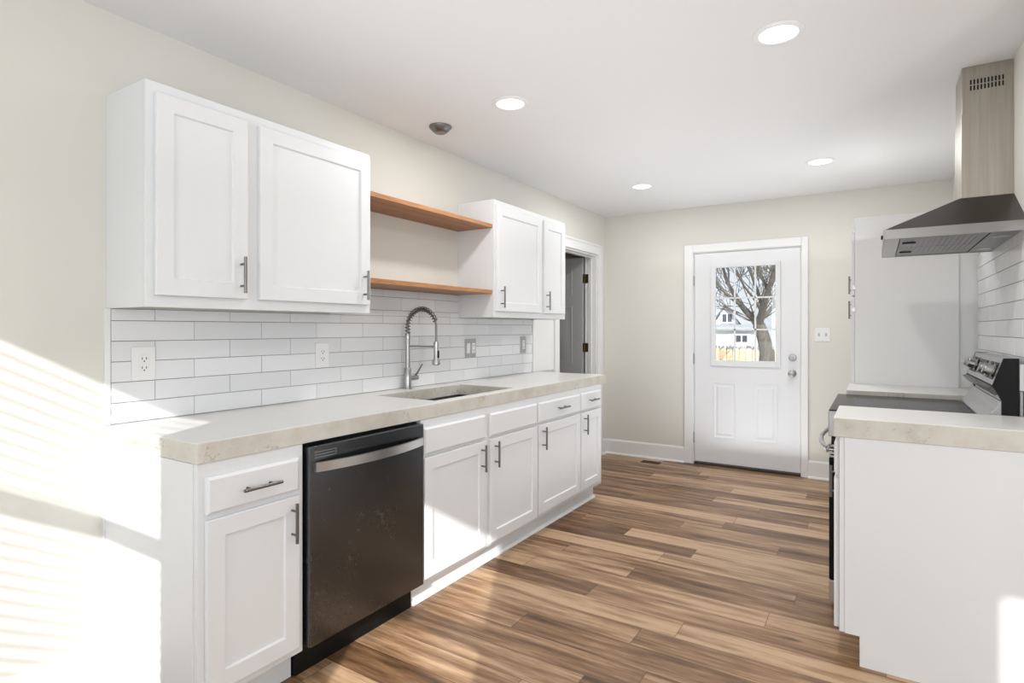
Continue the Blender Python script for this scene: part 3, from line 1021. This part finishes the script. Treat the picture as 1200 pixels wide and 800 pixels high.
# ------------------------------------------------------------------ hood
t = thing('range_hood', (2.7, 3.36, 1.677), 'stainless chimney range hood on the right wall above the range', 'range hood')
HX, HY0, HY1, HZ0, HZ1 = 2.410, 2.980, 3.735, 1.677, 1.719
CX, CYa, CYb, HZ2 = 2.705, 3.240, 3.480, 1.871
xw = W - .010
# rim: hollow band
mb = MB()
mb.box(HX, HX + .006, HY0, HY1, HZ0, HZ1).box(HX + .006, xw, HY0, HY0 + .006, HZ0, HZ1).box(HX + .006, xw, HY1 - .006, HY1, HZ0, HZ1)
mb.build('rim', M['rim'], t, bevel=.001)
mb = MB()
b = 0
lo = [(HX + .004, HY0 + .004, HZ1), (W - .0005, HY0 + .004, HZ1), (W - .0005, HY1 - .004, HZ1), (HX + .004, HY1 - .004, HZ1)]
hi = [(CX - .004, CYa - .004, HZ2), (W - .0005, CYa - .004, HZ2), (W - .0005, CYb + .004, HZ2), (CX - .004, CYb + .004, HZ2)]
mb.v = lo + hi
for f in ((0, 3, 2, 1), (4, 5, 6, 7), (0, 1, 5, 4), (1, 2, 6, 5), (2, 3, 7, 6), (3, 0, 4, 7)):
    mb.f.append(list(f))
mb.build('canopy', M['hoodcan'], t)
MB().box(CX, W - .0005, CYa, CYb, HZ2, 2.245).build('chimney', M['hood'], t, bevel=.001)
ch = MB().box(CX + .003, W - .0005, CYa + .003, CYb - .003, 2.245, H - .001).build('chimney_extension', M['hood'], t, bevel=.001)
mb = MB()
for r in (0, 1):
    for k in range(10):
        xa = CX + .031 + k * .0122
        mb.box(xa, xa + .006, CYa + .0018, CYa + .0032, 2.345 + r * .026, 2.366 + r * .026)
mb.build('vent_slots', M['black'], ch)
# underside
MB().box(HX + .006, HX + .060, HY0 + .006, HY1 - .006, HZ0 + .002, HZ0 + .008).build('control_strip', M['steel'], t)
for k in range(3):
    MB().cyl((HX - .0005, HY0 + .05 + k * .03, HZ0 + .02), (HX - .008, HY0 + .05 + k * .03, HZ0 + .02), .005, 10).build('button', M['black'], t)
for (a, b_) in ((HY0 + .008, 3.3565), (3.3585, HY1 - .008)):
    fl = MB()
    fl.box(HX + .064, 2.776, a, b_, HZ0 + .006, HZ0 + .012)
    x = HX + .075
    while x < 2.765:
        fl.box(x, x + .010, a + .006, b_ - .006, HZ0 + .004, HZ0 + .0062)
        x += .020
    f_ = fl.build('grease_filter', M['mesh'], t)
    yc = (a + b_) / 2
    MB().box(HX + .075, HX + .125, yc - .012, yc + .012, HZ0 - .001, HZ0 + .0038).build('latch', M['black'], f_)
MB().box(2.780, xw, HY0 + .008, HY1 - .008, HZ0 + .003, HZ0 + .009).build('rear_panel', M['mesh'], t)
for y in (3.14, 3.58):
    MB().lathe((2.828, y, HZ0 + .003), (0, 0, -1), [(.032, 0), (.032, .002), (.026, .004), (.022, .003)]).build('hood_light', M['steel'], t, smooth=30)

# ------------------------------------------------------------------ ceiling fixtures
cans = [(2.058, 2.475, 'recessed ceiling light nearest the camera, high on the right'), (.788, 2.504, 'recessed ceiling light over the dishwasher side, beside the nickel ceiling cap'),
        (2.057, 4.522, 'recessed ceiling light at the back on the range hood side'), (.771, 4.529, 'recessed ceiling light at the back on the wall cabinet side')]
proto = None
for (x, y, lb) in cans:
    if proto is None:
        t = proto = thing('recessed_light', (x, y, H), lb, 'ceiling light', 'recessed ceiling lights')
        mb = MB()
        seg = 40
        prof = [(.094, 0), (.094, -.003), (.088, -.006), (.073, -.007), (.071, -.004), (.071, -.0005)]
        for r_, h_ in prof:
            for k in range(seg):
                a = 2 * math.pi * k / seg
                mb.v.append((x + r_ * math.cos(a), y + r_ * math.sin(a), H + h_))
        for i in range(len(prof)):
            i2 = (i + 1) % len(prof)
            for k in range(seg):
                k2 = (k + 1) % seg
                mb.f.append([i * seg + k, i * seg + k2, i2 * seg + k2, i2 * seg + k])
        mb.build('trim_ring', M['white_plastic'], t, smooth=30)
        MB().lathe((x, y, H), (0, 0, -1), [(.070, .0008), (.070, .0032), (.0695, .0035)], 40).build('lens', M['lamp'], t)
    else:
        copy_thing(proto, (x, y, H), lb)
    d = bpy.data.lights.new('downlight_glow', 'AREA'); d.shape = 'DISK'; d.size = .13; d.energy = CAN; d.color = (1, .985, .96)
    o = bpy.data.objects.new('downlight_glow', d); col.objects.link(o); o.location = (x, y, H - .012)
t = thing('ceiling_cap', (.267, 2.575, H), 'small round brushed nickel ceiling fixture cap above the wall cabinet gap', 'ceiling fixture')
MB().lathe((.267, 2.575, H), (0, 0, -1), [(.062, 0), (.065, .003), (.063, .010), (.048, .026), (.036, .036)]).build('canopy', M['pull'], t, smooth=50)
MB().lathe((.267, 2.575, H - .0361), (0, 0, -1), [(.033, 0), (.033, .002), (.030, .004)]).build('cover_disc', M['mesh'], t, smooth=30)

# floor register by the back wall
t = thing('floor_vent', (.545, 5.43, 0), 'small dark metal floor register in front of the back wall baseboard', 'floor vent')
mb = MB()
mb.box(.46, .64, 5.375, 5.383, .0002, .004).box(.46, .64, 5.447, 5.455, .0002, .004).box(.46, .468, 5.383, 5.447, .0002, .004).box(.632, .64, 5.383, 5.447, .0002, .004)
mb.build('frame', M['bronze'], t)
mb = MB()
for k in range(9):
    mb.box(.474 + k * .018, .480 + k * .018, 5.383, 5.447, .0002, .003)
mb.build('louvers', M['bronze'], t)
MB().box(.468, .632, 5.383, 5.447, .0001, .0008).build('opening', M['black'], t)

# ------------------------------------------------------------------ outdoors, seen through the back door
GZ = -.75
struct('ground', MB().box(-40, 40, YB + .14, 90, GZ - .1, GZ).box(-40, 40, -60, YF - .14, GZ - .1, GZ), M['snow'])
fy_ = 15.0
t = thing('wooden_fence', (0, fy_, GZ), 'pale dog-eared wooden picket fence across the yard beyond the back door', 'fence')
mb = MB()
x = -9.0
random.seed(3)
while x < 6:
    h = .80 + random.uniform(-.015, .015)
    mb.prism([(x, GZ + .05), (x + .135, GZ + .05), (x + .135, h - .04), (x + .10, h), (x + .035, h), (x, h - .04)], 1, fy_, fy_ + .018)
    x += .15
mb.build('pickets', M['fence'], t)
mb = MB().box(-9, 6, fy_ - .045, fy_ - .002, .42, .50).box(-9, 6, fy_ - .045, fy_ - .002, -.45, -.37)
mb.build('rails', M['fence'], t)
t = thing('white_house', (-6, 26, GZ), 'white two-storey house with gabled roof and dark windows beyond the fence', 'house')


def at(px, py, Y):
    th, f, hy_ = .5633, 673.81, 385.25
    c_, s_ = math.cos(th), math.sin(th)
    a, b_ = (px - 600) / f, -(py - hy_) / f
    d_ = Vector((-s_ + a * c_, c_ + a * s_, b_))
    k = Y / d_.y
    return Vector((2.3802, 0, 1.2892)) + d_ * k


HYf = 26.0
ga, gr = at(851.5, 356.5, HYf), at(876, 384, HYf)
hw_ = gr.x - ga.x
gl = Vector((ga.x - hw_, HYf, gr.z))
MB().prism([(gl.x + .3, GZ), (gr.x - .3, GZ), (gr.x - .3, gr.z + .12), (ga.x, ga.z - .02), (gl.x + .3, gl.z + .12)], 1, HYf, HYf + 8).build('walls', M['siding'], t)
mb = MB()
mb.prism([(gl.x, gl.z - .10), (ga.x, ga.z - .02), (ga.x, ga.z + .14), (gl.x, gl.z + .06)], 1, HYf - .3, HYf + 8.3)
mb.prism([(gr.x, gr.z - .10), (gr.x, gr.z + .06), (ga.x, ga.z + .14), (ga.x, ga.z - .02)], 1, HYf - .3, HYf + 8.3)
mb.build('roof', M['roof'], t)
# lower wing in front with a shallow roof
p0, p1 = at(826, 386, 23.5), at(890, 386, 23.5)
MB().box(p0.x, p1.x, 23.5, HYf - .01, GZ, p0.z).build('wing', M['siding'], t)
MB().prism([(23.2, p0.z - .02), (HYf - .05, p0.z + .12), (HYf - .05, p0.z + .22), (23.2, p0.z + .08)], 0, p0.x - .2, p1.x + .2).build('wing_roof', M['roof'], t)


def hwin(px0, px1, py0, py1, Y):
    a, b_ = at(px0, py1, Y), at(px1, py0, Y)
    f = MB().box(a.x - .08, b_.x + .08, Y - .05, Y - .005, a.z - .08, b_.z + .08).build('window', M['siding'], t)
    g_ = MB()
    xm, zm = (a.x + b_.x) / 2, (a.z + b_.z) / 2
    g_.box(a.x, xm - .03, Y - .07, Y - .051, a.z, b_.z).box(xm + .03, b_.x, Y - .07, Y - .051, a.z, b_.z)
    g_.build('glazing', M['darkglass'], f)


hwin(847, 858, 368, 377, HYf)
hwin(856.5, 859, 393, 400.5, 23.5)
hwin(863, 876, 393, 400.5, 23.5)


# trees
def grow(mb, p, d, r, length, depth, rnd, minr=.012):
    n = 5
    pts, rr_ = [p.copy()], [r]
    for i in range(n):
        d = (d + Vector((rnd.uniform(-1, 1), rnd.uniform(-1, 1), rnd.uniform(-.6, .9))) * .11).normalized()
        p = p + d * length / n
        pts.append(p.copy()); rr_.append(max(r * (1 - .45 * (i + 1) / n), .006))
    mb.tube(pts, rr_, 8 if r > .05 else 5 if r > .02 else 3)
    if depth == 0 or r < minr:
        return
    for k in range(rnd.choice((2, 2, 3))):
        i = rnd.randint(2, n)
        ax = Vector((rnd.uniform(-1, 1), rnd.uniform(-1, 1), rnd.uniform(-.1, 1))).normalized()
        nd = (d * .75 + ax * .75).normalized()
        grow(mb, pts[i], nd, rr_[i] * .62, length * .72, depth - 1, rnd, minr)


rnd = random.Random(11)
TY = 10.5
base = at(898, 430, TY); base.z = GZ
t = thing('bare_tree', base, 'big bare deciduous tree with forked grey trunk just beyond the back door', 'tree')
mb = MB()
P = lambda px, py, dy=0: at(px, py, TY + dy)
r0 = .115
trunk = [base, P(899, 412), P(894, 393), P(889, 380)]
mb.tube(trunk, [.16, .12, .105, .10], 12)
limbs = [([P(889, 381), P(882, 372, .1), P(874, 364, .3), P(864, 352, .6), P(852, 330, 1.0), P(845, 305, 1.5)], [.10, .085, .075, .055, .045, .03]),
         ([P(889, 381), P(893, 366, -.2), P(897, 350, -.4), P(904, 330, -.6), P(912, 300, -.8)], [.10, .085, .07, .06, .05]),
         ([P(891, 374), P(900, 366, .2), P(912, 352, .5), P(930, 335, 1)], [.055, .048, .04, .03]),
         ([P(876, 366, .3), P(866, 356, .2), P(852, 345, 0), P(836, 326, -.2), P(820, 300, -.4)], [.05, .045, .042, .038, .03]),
         ([P(894, 362, -.2), P(889, 345, 0), P(882, 325, .2), P(872, 300, .4)], [.05, .042, .036, .03]),
         ([P(893, 366, -.2), P(885, 352, -.5), P(872, 335, -.8), P(860, 312, -1.2)], [.035, .028, .022, .018]),
         ([P(900, 340, -.5), P(893, 325, -.3), P(889, 305, -.2)], [.045, .035, .03])]
mb2 = MB()
for pts, rs in limbs:
    rs = [r_ * .72 for r_ in rs]
    mb.tube(pts, rs, 8)
    for i in range(1, len(pts)):
        for q in range(2):
            d_ = (pts[i] - pts[i - 1]).normalized()
            ax = Vector((rnd.uniform(-1, 1), rnd.uniform(-1, 1), rnd.uniform(-.3, 1))).normalized()
            grow(mb2, pts[i - 1].lerp(pts[i], rnd.random()), (d_ * .6 + ax * .8).normalized(), rs[i] * .22, .9, 3, rnd, .003)
mb.build('trunk', M['bark'], t, smooth=60)
mb2.build('branches', M['twig'], t)
for k, (x, y, lb) in enumerate(((-1.5, 34, 'distant bare tree behind the white house, seen above its roof'), (-8.5, 36, 'distant bare tree at the left edge of the door window view'), (2.2, 31, 'distant bare tree right of the white house beyond the fence'))):
    p = Vector((x, y, GZ))
    t = thing('bare_tree', p, lb, 'tree', 'distant bare trees')
    mb = MB()
    rnd2 = random.Random(20 + k)
    mb.tube([p, p + Vector((0, 0, 2.2))], [.28, .22], 8)
    for q in range(4):
        a = q * 1.57 + rnd2.random()
        grow(mb, p + Vector((0, 0, 2.1)), Vector((math.cos(a) * .55, math.sin(a) * .55, 1)).normalized(), .15, 2.6, 5, rnd2, .012)
    mb.build('branches', M['twig'], t)
t = MB()
rnd = random.Random(5)
HT = at(860, 404, 18.4).z
for k in range(1500):
    x = rnd.uniform(-8, 3); y = rnd.uniform(18, 18.8)
    t.tube([(x, y, GZ), (x + rnd.uniform(-.2, .2), y + rnd.uniform(-.2, .2), HT - rnd.uniform(0, .12))], [.03, .012], 3)
o = t.build('hedge', M['hedge'], None)
o['kind'] = 'stuff'; o['label'] = 'bare grey hedge between the fence and the white house'; o['category'] = 'hedge'
